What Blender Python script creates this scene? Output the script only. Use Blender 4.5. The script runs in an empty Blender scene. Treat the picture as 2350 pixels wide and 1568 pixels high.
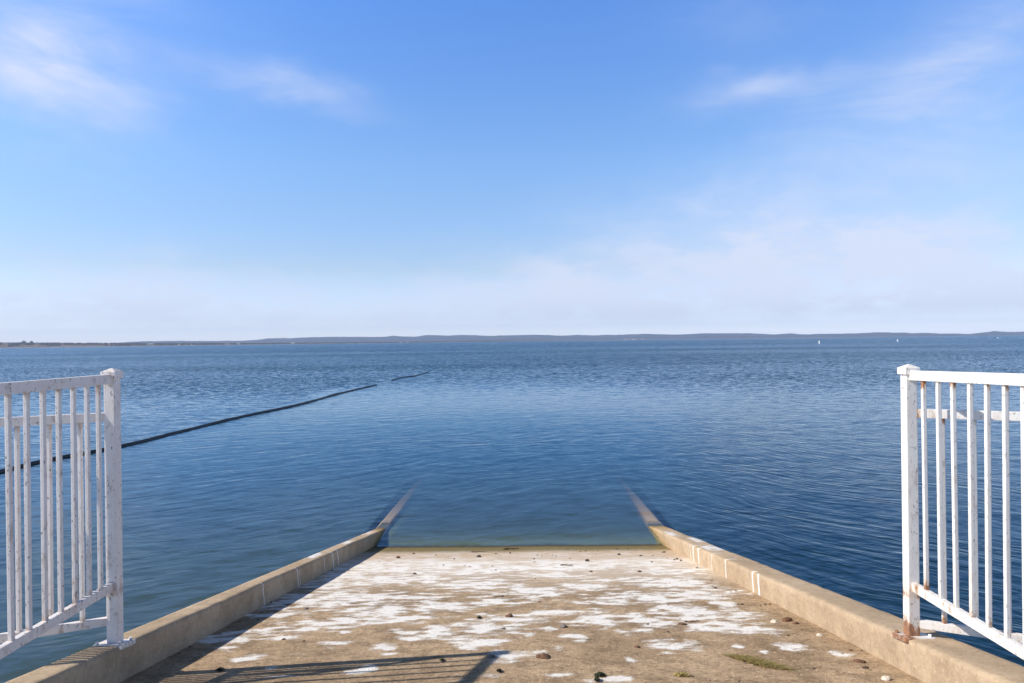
import bpy, bmesh, math, random
from mathutils import Vector, Matrix, noise
random.seed(11)
SC = bpy.context.scene
COL = SC.collection
R = math.radians

# ------------------------------------------------------------------ camera
CAM_H = 2.52                       # above the water (z = 0)
FPX = 1566.7                       # focal length in pixels of a 2350 px wide picture
cam_d = bpy.data.cameras.new('camera')
cam = bpy.data.objects.new('camera', cam_d)
COL.objects.link(cam)
cam_d.sensor_width = 36.0
cam_d.lens = 24.0
cam_d.clip_start = 0.05
cam_d.clip_end = 60000.0
YAW, ROLL, PITCH = 0.00766, 0.0121, -0.0006
fw = Vector((-math.sin(YAW), math.cos(YAW), PITCH)).normalized()
rt0 = fw.cross(Vector((0, 0, 1))).normalized()
up0 = rt0.cross(fw).normalized()
up = (up0 * math.cos(ROLL) + rt0 * math.sin(ROLL)).normalized()
rt = fw.cross(up).normalized()
CAMPOS = Vector((0, 0, CAM_H))
cam.matrix_world = Matrix(((rt.x, up.x, -fw.x, CAMPOS.x), (rt.y, up.y, -fw.y, CAMPOS.y),
                           (rt.z, up.z, -fw.z, CAMPOS.z), (0, 0, 0, 1)))
SC.camera = cam

def ray(px, py):
    return (fw * FPX + rt * (px - 1175) - up * (py - 784)).normalized()

# ------------------------------------------------------------------ light
SUN_TO = Vector((-1.81, -0.37, 1.50)).normalized()          # towards the sun
SUN_EL = math.asin(SUN_TO.z)
SUN_AZ = math.atan2(SUN_TO.x, SUN_TO.y)                      # clockwise from +Y
sun_d = bpy.data.lights.new('sun', 'SUN')
sun_d.energy = 5.0
sun_d.angle = R(0.55)
sun_d.color = (1.0, 0.935, 0.85)
sun = bpy.data.objects.new('sun', sun_d)
COL.objects.link(sun)
sun.rotation_euler = SUN_TO.to_track_quat('Z', 'Y').to_euler()

SC.view_settings.view_transform = 'Standard'
SC.view_settings.look = 'None'
SC.view_settings.exposure = 0.25
SC.view_settings.gamma = 1.0
SC.cycles.use_denoising = True
SC.cycles.max_bounces = 8
SC.cycles.transparent_max_bounces = 8

# ------------------------------------------------------------------ node helper
class NT:
    def __init__(s, tree):
        s.t = tree; tree.nodes.clear(); s.n = tree.nodes; s.l = tree.links
    def node(s, typ, **kw):
        nd = s.n.new(typ)
        for k, v in kw.items():
            setattr(nd, k, v)
        return nd
    def put(s, sock, v):
        if isinstance(v, bpy.types.NodeSocket):
            s.l.new(v, sock)
        elif v is not None:
            try: sock.default_value = v
            except Exception:
                sock.default_value = (v[0], v[1], v[2], 1.0) if hasattr(v, '__len__') else (v, v, v)
    def math(s, op, a, b=None, c=None, clamp=False):
        nd = s.node('ShaderNodeMath', operation=op, use_clamp=clamp)
        s.put(nd.inputs[0], a)
        if b is not None: s.put(nd.inputs[1], b)
        if c is not None: s.put(nd.inputs[2], c)
        return nd.outputs[0]
    def vmath(s, op, a, b=None, scale=None):
        nd = s.node('ShaderNodeVectorMath', operation=op)
        s.put(nd.inputs[0], a)
        if b is not None: s.put(nd.inputs[1], b)
        if scale is not None: s.put(nd.inputs['Scale'], scale)
        return nd.outputs['Value'] if op in ('LENGTH', 'DOT_PRODUCT', 'DISTANCE') else nd.outputs[0]
    def rng(s, v, a, b, c=0.0, d=1.0, smooth=True):
        nd = s.node('ShaderNodeMapRange', interpolation_type='SMOOTHSTEP' if smooth else 'LINEAR')
        nd.clamp = True
        s.put(nd.inputs['Value'], v)
        for k, x in (('From Min', a), ('From Max', b), ('To Min', c), ('To Max', d)):
            s.put(nd.inputs[k], x)
        return nd.outputs[0]
    def noise(s, vec, scale, detail=4.0, rough=0.55, dist=0.0, color=False):
        nd = s.node('ShaderNodeTexNoise')
        if vec is not None: s.l.new(vec, nd.inputs['Vector'])
        nd.inputs['Scale'].default_value = scale
        nd.inputs['Detail'].default_value = detail
        nd.inputs['Roughness'].default_value = rough
        nd.inputs['Distortion'].default_value = dist
        return nd.outputs['Color'] if color else nd.outputs[0]
    def mapping(s, vec, loc=(0, 0, 0), rot=(0, 0, 0), scale=(1, 1, 1)):
        nd = s.node('ShaderNodeMapping')
        s.l.new(vec, nd.inputs[0])
        nd.inputs[1].default_value = loc; nd.inputs[2].default_value = rot; nd.inputs[3].default_value = scale
        return nd.outputs[0]
    def mix(s, f, a, b, blend='MIX'):
        nd = s.node('ShaderNodeMix', data_type='RGBA', blend_type=blend)
        s.put(nd.inputs[0], f); s.put(nd.inputs[6], a); s.put(nd.inputs[7], b)
        return nd.outputs[2]
    def fmix(s, f, a, b):
        nd = s.node('ShaderNodeMix', data_type='FLOAT')
        s.put(nd.inputs[0], f); s.put(nd.inputs[2], a); s.put(nd.inputs[3], b)
        return nd.outputs[0]
    def xyz(s, vec):
        nd = s.node('ShaderNodeSeparateXYZ'); s.l.new(vec, nd.inputs[0]); return nd.outputs
    def comb(s, x, y, z):
        nd = s.node('ShaderNodeCombineXYZ')
        s.put(nd.inputs[0], x); s.put(nd.inputs[1], y); s.put(nd.inputs[2], z); return nd.outputs[0]
    def ramp(s, v, stops):
        nd = s.node('ShaderNodeValToRGB'); s.l.new(v, nd.inputs[0])
        e = nd.color_ramp.elements
        e[0].position = stops[0][0]; e[0].color = (*stops[0][1], 1)
        e[1].position = stops[-1][0]; e[1].color = (*stops[-1][1], 1)
        for p, c in stops[1:-1]:
            q = e.new(p); q.color = (*c, 1)
        return nd.outputs[0]
    def bump(s, h, strength, dist, normal=None):
        nd = s.node('ShaderNodeBump')
        s.put(nd.inputs['Strength'], strength); s.put(nd.inputs['Distance'], dist)
        s.l.new(h, nd.inputs['Height'])
        if normal is not None: s.l.new(normal, nd.inputs['Normal'])
        return nd.outputs[0]

def c4(c): return (c[0], c[1], c[2], 1.0)

def new_mat(name):
    m = bpy.data.materials.new(name); m.use_nodes = True
    t = NT(m.node_tree)
    out = t.node('ShaderNodeOutputMaterial')
    return m, t, out

# ------------------------------------------------------------------ world: clear sky with thin cirrus
world = bpy.data.worlds.new('World'); SC.world = world; world.use_nodes = True
w = NT(world.node_tree)
wout = w.node('ShaderNodeOutputWorld')
bg = w.node('ShaderNodeBackground')
sky = w.node('ShaderNodeTexSky', sky_type='NISHITA')
sky.sun_disc = False
sky.sun_elevation = SUN_EL
sky.sun_rotation = SUN_AZ
sky.altitude = 300
sky.air_density = 1.0; sky.dust_density = 0.6; sky.ozone_density = 2.0
tc = w.node('ShaderNodeTexCoord')
dv = w.vmath('NORMALIZE', tc.outputs['Generated'])
dx, dy, dz = w.xyz(dv)
el = w.math('MULTIPLY', w.math('ARCSINE', dz), 57.2958)
az = w.math('MULTIPLY', w.math('ARCTAN2', dx, dy), 57.2958)
# sky tint by elevation: pale low, bluer above, dimmed overhead to cut shadow fill
elf = w.rng(el, 0.0, 60.0, smooth=False)
tint = w.ramp(elf, [(0.0, (2.20, 2.35, 3.30)), (0.032, (1.48, 1.52, 2.05)), (0.10, (1.16, 1.20, 1.38)), (0.24, (1.15, 1.42, 1.72)),
                    (0.45, (0.88, 1.42, 2.15)), (0.56, (0.20, 0.29, 0.44)), (1.0, (0.11, 0.14, 0.22))])
skyc = w.mix(1.0, sky.outputs[0], tint, 'MULTIPLY')

def azel(px, py):
    d = ray(px, py)
    return math.degrees(math.atan2(d.x, d.y)), math.degrees(math.asin(d.z))
# domain warped coordinates for wispy edges
warp = w.noise(w.mapping(dv, scale=(3.0, 3.0, 6.0)), 1.0, 4, 0.6, color=True)
wx, wy, wz = w.xyz(warp)
azw = w.math('ADD', az, w.math('MULTIPLY', w.math('SUBTRACT', wx, 0.5), 17.0))
elw = w.math('ADD', el, w.math('MULTIPLY', w.math('SUBTRACT', wy, 0.5), 10.0))
def blob(px, py, sx, sy, amp, rot=0.0, pw=1.0):
    a, e = azel(px, py)
    u = w.math('SUBTRACT', azw, a); v = w.math('SUBTRACT', elw, e)
    cr, sr = math.cos(R(rot)), math.sin(R(rot))
    uu = w.math('ADD', w.math('MULTIPLY', u, cr / sx), w.math('MULTIPLY', v, sr / sx))
    vv = w.math('ADD', w.math('MULTIPLY', u, -sr / sy), w.math('MULTIPLY', v, cr / sy))
    r2 = w.math('ADD', w.math('MULTIPLY', uu, uu), w.math('MULTIPLY', vv, vv))
    return w.math('MULTIPLY', w.math('EXPONENT', w.math('MULTIPLY', r2, -1.0)), amp)
blobs = [blob(115, 195, 5.6, 1.8, 0.72, 2), blob(110, 130, 7.0, 5.0, 0.40), blob(640, 205, 5.0, 1.3, 0.60, -3),
         blob(1720, 215, 5.4, 1.5, 0.75, 4), blob(2230, 100, 6, 3.2, 0.30, 20), blob(1900, 320, 11, 2.6, 0.30, 25),
         blob(2150, 290, 9, 4.4, 0.42, 10), blob(1700, 40, 8, 2.0, 0.12),
         blob(820, 262, 2.5, 0.6, 0.12), blob(200, 30, 8, 4, 0.16)]
wisp = blobs[0]
for b in blobs[1:]:
    wisp = w.math('ADD', wisp, b)
fib = w.noise(w.mapping(dv, rot=(0, R(8), R(12)), scale=(3.6, 3.6, 12.0)), 1.0, 7, 0.60, 1.0)
wisp = w.math('MULTIPLY', wisp, w.rng(fib, 0.30, 0.68, 0.35, 1.12))
# low cloud bank near the horizon
bank = w.math('ADD', blob(1780, 625, 14, 4.6, 1.15, 3), blob(1210, 690, 12, 2.8, 0.85, 0))
bank = w.math('ADD', bank, blob(2300, 660, 10, 3.0, 0.75))
bank = w.math('ADD', bank, blob(120, 710, 12, 3.2, 0.70))
bank = w.math('ADD', bank, blob(600, 720, 10, 2.6, 0.55))
puff = w.noise(w.mapping(dv, scale=(9, 9, 22)), 1.0, 6, 0.6)
bank = w.math('MULTIPLY', bank, w.rng(puff, 0.38, 0.58, 0.55, 1.1))
cl = w.math('ADD', wisp, bank, clamp=True)
cl = w.math('MULTIPLY', cl, w.rng(el, 0.6, 2.4))
elc = w.rng(el, 0.0, 40.0, smooth=False)
cloudc = w.ramp(elc, [(0.0, (6.6, 7.0, 8.4)), (1.0, (6.0, 6.7, 8.5))])
skyf = w.mix(w.math('MULTIPLY', cl, 0.86), skyc, cloudc)
w.l.new(skyf, bg.inputs[0])
bg.inputs[1].default_value = 0.10
w.l.new(bg.outputs[0], wout.inputs[0])

# ------------------------------------------------------------------ object helpers
def tag(o, label=None, cat=None, group=None, kind=None):
    if label: o['label'] = label
    if cat: o['category'] = cat
    if group: o['group'] = group
    if kind: o['kind'] = kind
    return o
def mk(name, verts, faces, mat, parent=None, smooth=False):
    me = bpy.data.meshes.new(name)
    me.from_pydata([tuple(v) for v in verts], [], faces)
    me.update()
    o = bpy.data.objects.new(name, me)
    COL.objects.link(o)
    if mat: me.materials.append(mat)
    if smooth:
        me.polygons.foreach_set('use_smooth', [True] * len(me.polygons))
    if parent: o.parent = parent
    return o
def from_bm(name, bm, mat, parent=None, smooth=False):
    me = bpy.data.meshes.new(name)
    bm.normal_update(); bm.to_mesh(me); bm.free()
    o = bpy.data.objects.new(name, me)
    COL.objects.link(o)
    if mat: me.materials.append(mat)
    if smooth:
        me.polygons.foreach_set('use_smooth', [True] * len(me.polygons))
    if parent: o.parent = parent
    return o
def empty(name, loc=(0, 0, 0)):
    o = bpy.data.objects.new(name, None); COL.objects.link(o); o.location = loc
    o.empty_display_size = 0.1
    return o
def bar(bm, p, q, wd, ht, upv=Vector((0, 0, 1)), bev=0.003):
    """square tube from p to q, wd across, ht along the up direction, softened edges"""
    p, q = Vector(p), Vector(q)
    d = (q - p); L = d.length; d.normalize()
    s = d.cross(upv)
    if s.length < 1e-4: s = Vector((1, 0, 0))
    s.normalize(); u = s.cross(d).normalized()
    r = bmesh.ops.create_cube(bm, size=1.0)
    M = Matrix(((s.x, d.x, u.x, (p.x + q.x) / 2), (s.y, d.y, u.y, (p.y + q.y) / 2),
                (s.z, d.z, u.z, (p.z + q.z) / 2), (0, 0, 0, 1)))
    M = M @ Matrix.Diagonal((wd, L, ht, 1))
    bmesh.ops.transform(bm, matrix=M, verts=r['verts'])
    if bev:
        es = list({e for v in r['verts'] for e in v.link_edges})
        bmesh.ops.bevel(bm, geom=es, offset=bev, segments=2, affect='EDGES', profile=0.7)
    return r
def vbar(bm, x, y, z0, z1, wd, dp, bev=0.003, rot=0.0):
    r = bmesh.ops.create_cube(bm, size=1.0)
    M = Matrix.Translation((x, y, (z0 + z1) / 2)) @ Matrix.Rotation(rot, 4, 'Z') @ Matrix.Diagonal((wd, dp, z1 - z0, 1))
    bmesh.ops.transform(bm, matrix=M, verts=r['verts'])
    if bev:
        es = list({e for v in r['verts'] for e in v.link_edges})
        bmesh.ops.bevel(bm, geom=es, offset=bev, segments=2, affect='EDGES', profile=0.7)

# ------------------------------------------------------------------ shape of the ramp
T = 0.1883
def zr(y):      # ramp surface
    if y < 1.9: return 1.583 - T * 1.9
    if y < 8.41: return 1.583 - T * y
    return -0.045 * (y - 8.41) - 0.004
def zk(y):      # kerb top
    if y < 1.9: return 1.742 - T * 1.9
    if y < 9.25: return 1.742 - T * y
    return -0.03 * (y - 9.25)
def at_ramp(px, py):
    d = ray(px, py)      # z = CAM_H + d.z s = 1.583 - T d.y s
    s = (1.583 - CAM_H) / (d.z + T * d.y)
    p = CAMPOS + d * s
    if p.y > 8.41: p = at_z(px, py, 0.0)
    return p
def at_z(px, py, z):
    d = ray(px, py)
    return CAMPOS + d * ((z - CAM_H) / d.z)

# ------------------------------------------------------------------ materials
def concrete_mat(name, base, dark, salt_col, kerb=False):
    m, t, out = new_mat(name)
    g = t.node('ShaderNodeNewGeometry'); P = g.outputs['Position']
    px, py, pz = t.xyz(P)
    bs = t.node('ShaderNodeBsdfPrincipled')
    n1 = t.noise(P, 1.7, 5, 0.6)
    n2 = t.noise(P, 9.0, 6, 0.65)
    n3 = t.noise(P, 38.0, 6, 0.85)
    n4 = t.noise(P, 420.0, 2, 0.6)
    c = t.mix(t.rng(n1, 0.36, 0.66), base, dark)
    c = t.mix(t.rng(n2, 0.42, 0.66, 0, 0.38 if kerb else 0.70), c, tuple(x * 0.62 for x in dark))
    c = t.mix(t.rng(n3, 0.50, 0.62, 0, 0.32 if kerb else 0.80), c, tuple(x * 0.42 for x in dark))
    c = t.mix(t.rng(t.noise(P, 55.0, 5, 0.85), 0.54, 0.66, 0, 0.35 if kerb else 0.8), c, tuple(min(1, x * 1.7) for x in base))
    at = t.node('ShaderNodeAttribute', attribute_name='salt', attribute_type='GEOMETRY')
    s = at.outputs['Fac']
    e1 = t.noise(t.mapping(P, scale=(0.8, 1.8, 1)), 17.0, 6, 0.75)
    e2 = t.noise(P, 110.0, 3, 0.65)
    if kerb:
        sv = t.math('ADD', s, t.math('MULTIPLY', t.math('SUBTRACT', e2, 0.5), 0.5))
        sm = t.rng(sv, 0.42, 0.85)
        sm = t.math('MULTIPLY', sm, 0.80)
    else:
        sv = t.math('ADD', s, t.math('ADD', t.math('MULTIPLY', t.math('SUBTRACT', e1, 0.5), 1.3),
                                     t.math('MULTIPLY', t.math('SUBTRACT', e2, 0.5), 0.8)))
        sm = t.math('MAXIMUM', t.rng(sv, 0.50, 0.74), t.math('MULTIPLY', t.rng(sv, 0.22, 0.55), 0.42))
        sm = t.math('MULTIPLY', sm, t.rng(n3, 0.40, 0.66, 1.0, 0.72))
        # sun bleached film over the lower ramp
        film = t.math('MULTIPLY', t.rng(py, 4.9, 7.0), t.rng(e1, 0.34, 0.56, 0.45, 0.95))
        c = t.mix(film, c, (0.80, 0.68, 0.54, 1))
    c = t.mix(sm, c, salt_col)
    # wet, algae grown strip at the water line
    zz = t.math('ADD', pz, t.math('MULTIPLY', t.math('SUBTRACT', t.noise(P, 14.0, 4, 0.6), 0.5), 0.03 if not kerb else 0.07))
    hi = 0.15 if not kerb else 0.075
    alg = t.rng(zz, hi * 0.5, hi, 1.0, 0.0)
    rust = t.rng(zz, hi, hi * 2.2, 0.5, 0.0)
    c = t.mix(rust, c, (0.42, 0.25, 0.10, 1))
    algc = t.mix(t.rng(n3, 0.4, 0.6), (0.10, 0.085, 0.018, 1), (0.20, 0.15, 0.035, 1))
    c = t.mix(t.math('MULTIPLY', alg, 0.45 if kerb else 0.88), c, algc)
    wet = t.rng(zz, 0.002, hi * 0.34, 0.85, 0.0)
    c = t.mix(wet, c, (0.045, 0.035, 0.018, 1) if not kerb else (0.09, 0.07, 0.04, 1))
    under = t.rng(pz, -0.012, -0.002, 1.0, 0.0)
    c = t.mix(under, c, (0.78, 0.45, 0.24, 1) if kerb else (0.22, 0.24, 0.14, 1))
    t.put(bs.inputs['Base Color'], c)
    bs.inputs['Roughness'].default_value = 0.92
    bs.inputs['Specular IOR Level'].default_value = 0.25
    h = t.math('ADD', t.math('MULTIPLY', t.noise(P, 75.0, 5, 0.8), 1.2), t.math('MULTIPLY', n2, 1.5))
    h = t.math('ADD', h, t.math('MULTIPLY', sm, 0.18))
    nb = t.bump(h, 0.8, 0.009 if not kerb else 0.005)
    t.l.new(nb, bs.inputs['Normal'])
    t.l.new(bs.outputs[0], out.inputs[0])
    return m
M_RAMP = concrete_mat('ramp_concrete', (0.54, 0.385, 0.235, 1), (0.36, 0.245, 0.14), (0.94, 0.90, 0.83, 1))
M_KERB = concrete_mat('kerb_concrete', (0.53, 0.40, 0.265, 1), (0.43, 0.315, 0.20), (0.82, 0.81, 0.79, 1), kerb=True)

def paint_mat(name, rust_amt, grime_amt, col=(0.80, 0.77, 0.76, 1)):
    m, t, out = new_mat(name)
    g = t.node('ShaderNodeNewGeometry'); P = g.outputs['Position']
    px, py, pz = t.xyz(P)
    bs = t.node('ShaderNodeBsdfPrincipled')
    at = t.node('ShaderNodeAttribute', attribute_name='wear', attribute_type='GEOMETRY')
    wear = at.outputs['Fac']
    n1 = t.noise(t.mapping(P, scale=(1, 1, 0.45)), 28.0, 6, 0.7)
    n2 = t.noise(t.mapping(P, scale=(1, 1, 0.5)), 90.0, 4, 0.7)
    n3 = t.noise(P, 7.0, 3, 0.6)
    c = t.mix(t.rng(n3, 0.4, 0.75, 0, 0.55), col, (col[0] * 0.90, col[1] * 0.84, col[2] * 0.80, 1))
    gr = t.math('MULTIPLY', t.rng(n1, 0.52, 0.70, 0.0, 0.7), t.math('MULTIPLY', t.rng(n3, 0.38, 0.60, 0.15, 1.0), grime_amt))
    c = t.mix(gr, c, (0.30, 0.22, 0.19, 1))
    chips = t.math('MULTIPLY', t.rng(n2, 0.60, 0.66), grime_amt * 0.9)
    c = t.mix(chips, c, (0.10, 0.07, 0.06, 1))
    rv = t.math('ADD', t.math('MULTIPLY', wear, 0.62), t.math('MULTIPLY', t.math('SUBTRACT', n1, 0.5), 1.3))
    rm = t.math('MULTIPLY', t.rng(rv, 0.30, 0.52), rust_amt)
    c = t.mix(t.math('MULTIPLY', t.rng(rv, 0.16, 0.45), 0.45 * rust_amt), c, (0.62, 0.42, 0.22, 1))
    rc = t.mix(t.rng(n2, 0.35, 0.65), (0.36, 0.13, 0.03, 1), (0.13, 0.055, 0.03, 1))
    c = t.mix(rm, c, rc)
    t.put(bs.inputs['Base Color'], c)
    t.put(bs.inputs['Roughness'], t.fmix(rm, 0.42, 0.9))
    nb = t.bump(t.math('ADD', n1, t.math('MULTIPLY', rm, -0.6)), 0.5, 0.003)
    t.l.new(nb, bs.inputs['Normal'])
    t.l.new(bs.outputs[0], out.inputs[0])
    return m
M_PAINT_L = paint_mat('white_paint_weathered', 0.38, 1.0, (0.76, 0.71, 0.68, 1))
M_PAINT_R = paint_mat('white_paint', 0.9, 0.75, (0.77, 0.75, 0.71, 1))

def simple_mat(name, col, col2=None, rough=0.9, scale=20.0, bump=0.0, metal=0.0):
    m, t, out = new_mat(name)
    tcn = t.node('ShaderNodeTexCoord')
    P = tcn.outputs['Object']
    bs = t.node('ShaderNodeBsdfPrincipled')
    n = t.noise(P, scale, 5, 0.65)
    c = t.mix(t.rng(n, 0.35, 0.68), c4(col), c4(col2 or tuple(x * 0.6 for x in col)))
    t.put(bs.inputs['Base Color'], c)
    bs.inputs['Roughness'].default_value = rough
    bs.inputs['Metallic'].default_value = metal
    if bump:
        t.l.new(t.bump(n, 0.8, bump), bs.inputs['Normal'])
    t.l.new(bs.outputs[0], out.inputs[0])
    return m

# ------------------------------------------------------------------ water
def water_mat():
    m, t, out = new_mat('lake_water')
    g = t.node('ShaderNodeNewGeometry'); P = g.outputs['Position']
    px, py, pz = t.xyz(P)
    r = t.vmath('LENGTH', P)
    # bent coordinates: long gentle distortion so that crests curve
    wv = t.vmath('SUBTRACT', t.noise(P, 0.16, 2, 0.5, color=True), (0.5, 0.5, 0.5))
    Pw = t.vmath('ADD', P, t.vmath('MULTIPLY', wv, (3.0, 3.0, 0.0)))
    wv2 = t.vmath('SUBTRACT', t.noise(P, 0.9, 2, 0.5, color=True), (0.5, 0.5, 0.5))
    Pw = t.vmath('ADD', Pw, t.vmath('MULTIPLY', wv2, (0.45, 0.45, 0.0)))
    def crest(ang, along, across, scale, detail=2.0, rough=0.5):
        # crest line direction at ang degrees from +X
        q = t.mapping(Pw, rot=(0, 0, R(-ang)), scale=(along, across, 1))
        q = t.mapping(Pw, rot=(0, 0, R(-ang)))
        q = t.vmath('MULTIPLY', q, (along, across, 0.0))
        return t.noise(q, scale, detail, rough)
    right = t.rng(t.math('DIVIDE', t.math('SUBTRACT', px, t.math('MULTIPLY', py, 0.04)), t.math('ADD', 1.0, t.math('MULTIPLY', py, 0.03))), -0.3, 3.2)
    hl = crest(38, 0.22, 1.0, 3.4)          # left and middle: crests run up to the right
    hl2 = crest(24, 0.30, 1.0, 8.5)
    hr = crest(-52, 0.16, 1.0, 6.2)         # right: crests run down to the right
    hr2 = crest(-36, 0.30, 1.0, 13.0)
    h1 = t.fmix(right, hl, hr)
    h2 = t.fmix(right, hl2, hr2)
    hc = crest(5, 0.35, 1.0, 1.4, 3, 0.55)
    small = t.noise(P, 22.0, 3, 0.6)
    # calm behind the boom, choppier outside and to the right
    lf = t.noise(t.mapping(P, scale=(0.012, 0.05, 1)), 1.0, 3, 0.55)
    calm = t.math('MULTIPLY', t.rng(t.math('ADD', px, t.math('MULTIPLY', t.math('SUBTRACT', lf, 0.5), 12.0)), -10.2, -8.8),
                  t.math('MULTIPLY', t.rng(py, 22.0, 60.0, 1.0, 0.0), t.rng(px, 0.0, 14.0, 1.0, 0.3)))
    amp1 = t.fmix(right, 0.019, 0.021)
    near = t.rng(t.math('ABSOLUTE', t.math('SUBTRACT', py, 8.0)), 0.5, 5.0, 0.35, 1.0)
    inl = t.math('MULTIPLY', t.rng(t.math('ABSOLUTE', px), 1.7, 2.3, 1.0, 0.0), t.rng(py, 9.0, 13.5, 1.0, 0.0))
    amp1 = t.math('MULTIPLY', amp1, t.fmix(inl, 1.0, 0.45))
    fade = t.rng(py, 5.0, 12.0, 0.55, 1.0)
    amp1 = t.math('MULTIPLY', amp1, t.fmix(right, fade, 1.0))
    H = t.math('ADD', t.math('MULTIPLY', h1, amp1), t.math('MULTIPLY', h2, t.fmix(right, 0.0040, 0.0060)))
    H = t.math('ADD', H, t.math('MULTIPLY', hc, t.fmix(calm, 0.05, 0.018)))
    H = t.math('ADD', H, t.math('MULTIPLY', small, t.fmix(calm, 0.0016, 0.0007)))
    nb = t.node('ShaderNodeBump'); nb.inputs['Strength'].default_value = 1.0; nb.inputs['Distance'].default_value = 1.0
    t.l.new(H, nb.inputs['Height'])
    # unresolved chop: slopes that vary from point to point
    q = t.mapping(P, scale=(1.1, 2.6, 1))
    cn = t.vmath('SUBTRACT', t.noise(q, 2.2, 3, 0.65, color=True), (0.5, 0.5, 0.5))
    band = t.rng(t.noise(t.mapping(P, loc=(3, 8, 0), scale=(0.006, 0.03, 1)), 1.0, 4, 0.6), 0.38, 0.62, 0.80, 1.25)
    chop = t.math('MULTIPLY', t.fmix(calm, t.rng(r, 8.0, 75.0, 0.26, 1.9), t.rng(r, 12.0, 28.0, 0.22, 0.10)), band)
    cx_, cy_, cz_ = t.xyz(cn)
    # wind waves lean: their fronts face the ramp
    cv = t.comb(cx_, t.math('MULTIPLY', t.math('ABSOLUTE', t.math('ADD', cy_, -0.07)), -1.5), 0.0)
    lean = t.comb(0.0, t.math('MULTIPLY', t.rng(r, 8.0, 34.0, 0.045, 0.0), -1.0), 0.0)
    cv = t.vmath('SCALE', cv, scale=chop)
    N = t.vmath('NORMALIZE', t.vmath('ADD', t.vmath('ADD', nb.outputs[0], cv), lean))
    ci = t.math('ABSOLUTE', t.vmath('DOT_PRODUCT', N, g.outputs['Incoming']), clamp=True)
    fres = t.math('ADD', 0.02, t.math('MULTIPLY', 0.98, t.math('POWER', t.math('SUBTRACT', 1.0, ci, clamp=True), 5.0)))
    gl = t.node('ShaderNodeBsdfGlossy'); gl.inputs['Color'].default_value = (0.86, 0.96, 1.0, 1)
    t.put(gl.inputs['Roughness'], t.rng(r, 15.0, 300.0, 0.02, 0.20))
    t.l.new(N, gl.inputs['Normal'])
    df = t.node('ShaderNodeBsdfDiffuse')
    rb = t.rng(t.math('DIVIDE', t.math('SUBTRACT', px, t.math('MULTIPLY', t.math('SUBTRACT', py, 9.0), 0.10)), t.math('ADD', 1.0, t.math('MULTIPLY', t.math('MAXIMUM', t.math('SUBTRACT', py, 9.0), 0.0), 0.08))), 1.2, 2.8)
    rb = t.math('MULTIPLY', rb, t.rng(py, 12.0, 60.0, 1.0, 0.0))
    bc = t.mix(rb, (0.012, 0.050, 0.094, 1), (0.008, 0.031, 0.054, 1))
    shallow = t.rng(t.math('ADD', r, 0.0), 6.0, 16.0, 1.0, 0.0)
    bc = t.mix(t.math('MULTIPLY', shallow, t.math('SUBTRACT', 1.0, rb)), bc, (0.048, 0.078, 0.082, 1))
    t.put(df.inputs['Color'], bc)
    # clear over the shallow concrete, murky with depth
    ax = t.math('ABSOLUTE', t.math('ADD', px, 0.0))
    over_kerb = t.math('MULTIPLY', t.rng(ax, 1.70, 1.80), t.rng(ax, 2.02, 2.08, 1.0, 0.0))
    start = t.fmix(over_kerb, 8.35, 9.20)
    dist = t.math('MAXIMUM', t.math('SUBTRACT', py, start), 0.0)
    L = t.fmix(over_kerb, 0.85, 2.0)
    clear = t.math('EXPONENT', t.math('MULTIPLY', t.math('DIVIDE', dist, L), -1.0))
    clear = t.math('MULTIPLY', clear, t.rng(ax, 2.02, 2.10, 1.0, 0.0))
    clear = t.math('MULTIPLY', clear, t.fmix(over_kerb, 0.92, 0.95))
    tr = t.node('ShaderNodeBsdfTransparent'); tr.inputs['Color'].default_value = (0.86, 0.95, 0.93, 1)
    body = t.node('ShaderNodeMixShader')
    t.put(body.inputs[0], clear); t.l.new(df.outputs[0], body.inputs[1]); t.l.new(tr.outputs[0], body.inputs[2])
    mx = t.node('ShaderNodeMixShader')
    t.l.new(fres, mx.inputs[0]); t.l.new(body.outputs[0], mx.inputs[1]); t.l.new(gl.outputs[0], mx.inputs[2])
    t.l.new(mx.outputs[0], out.inputs[0])
    return m
M_WATER = water_mat()
wt = mk('water', [(-14000, -30, 0), (14000, -30, 0), (14000, 10200, 0), (-14000, 10200, 0)], [(0, 1, 2, 3)], M_WATER)
tag(wt, kind='structure')
M_BED = simple_mat('lake_bed_silt', (0.10, 0.085, 0.06), scale=0.3)
bed = mk('lake_bed', [(-14200, -40, -3), (14200, -40, -3), (14200, 10300, -3), (-14200, 10300, -3)], [(0, 1, 2, 3)], M_BED)
tag(bed, kind='structure')

# ------------------------------------------------------------------ boat ramp
XL, XR = -1.80, 1.745
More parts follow.
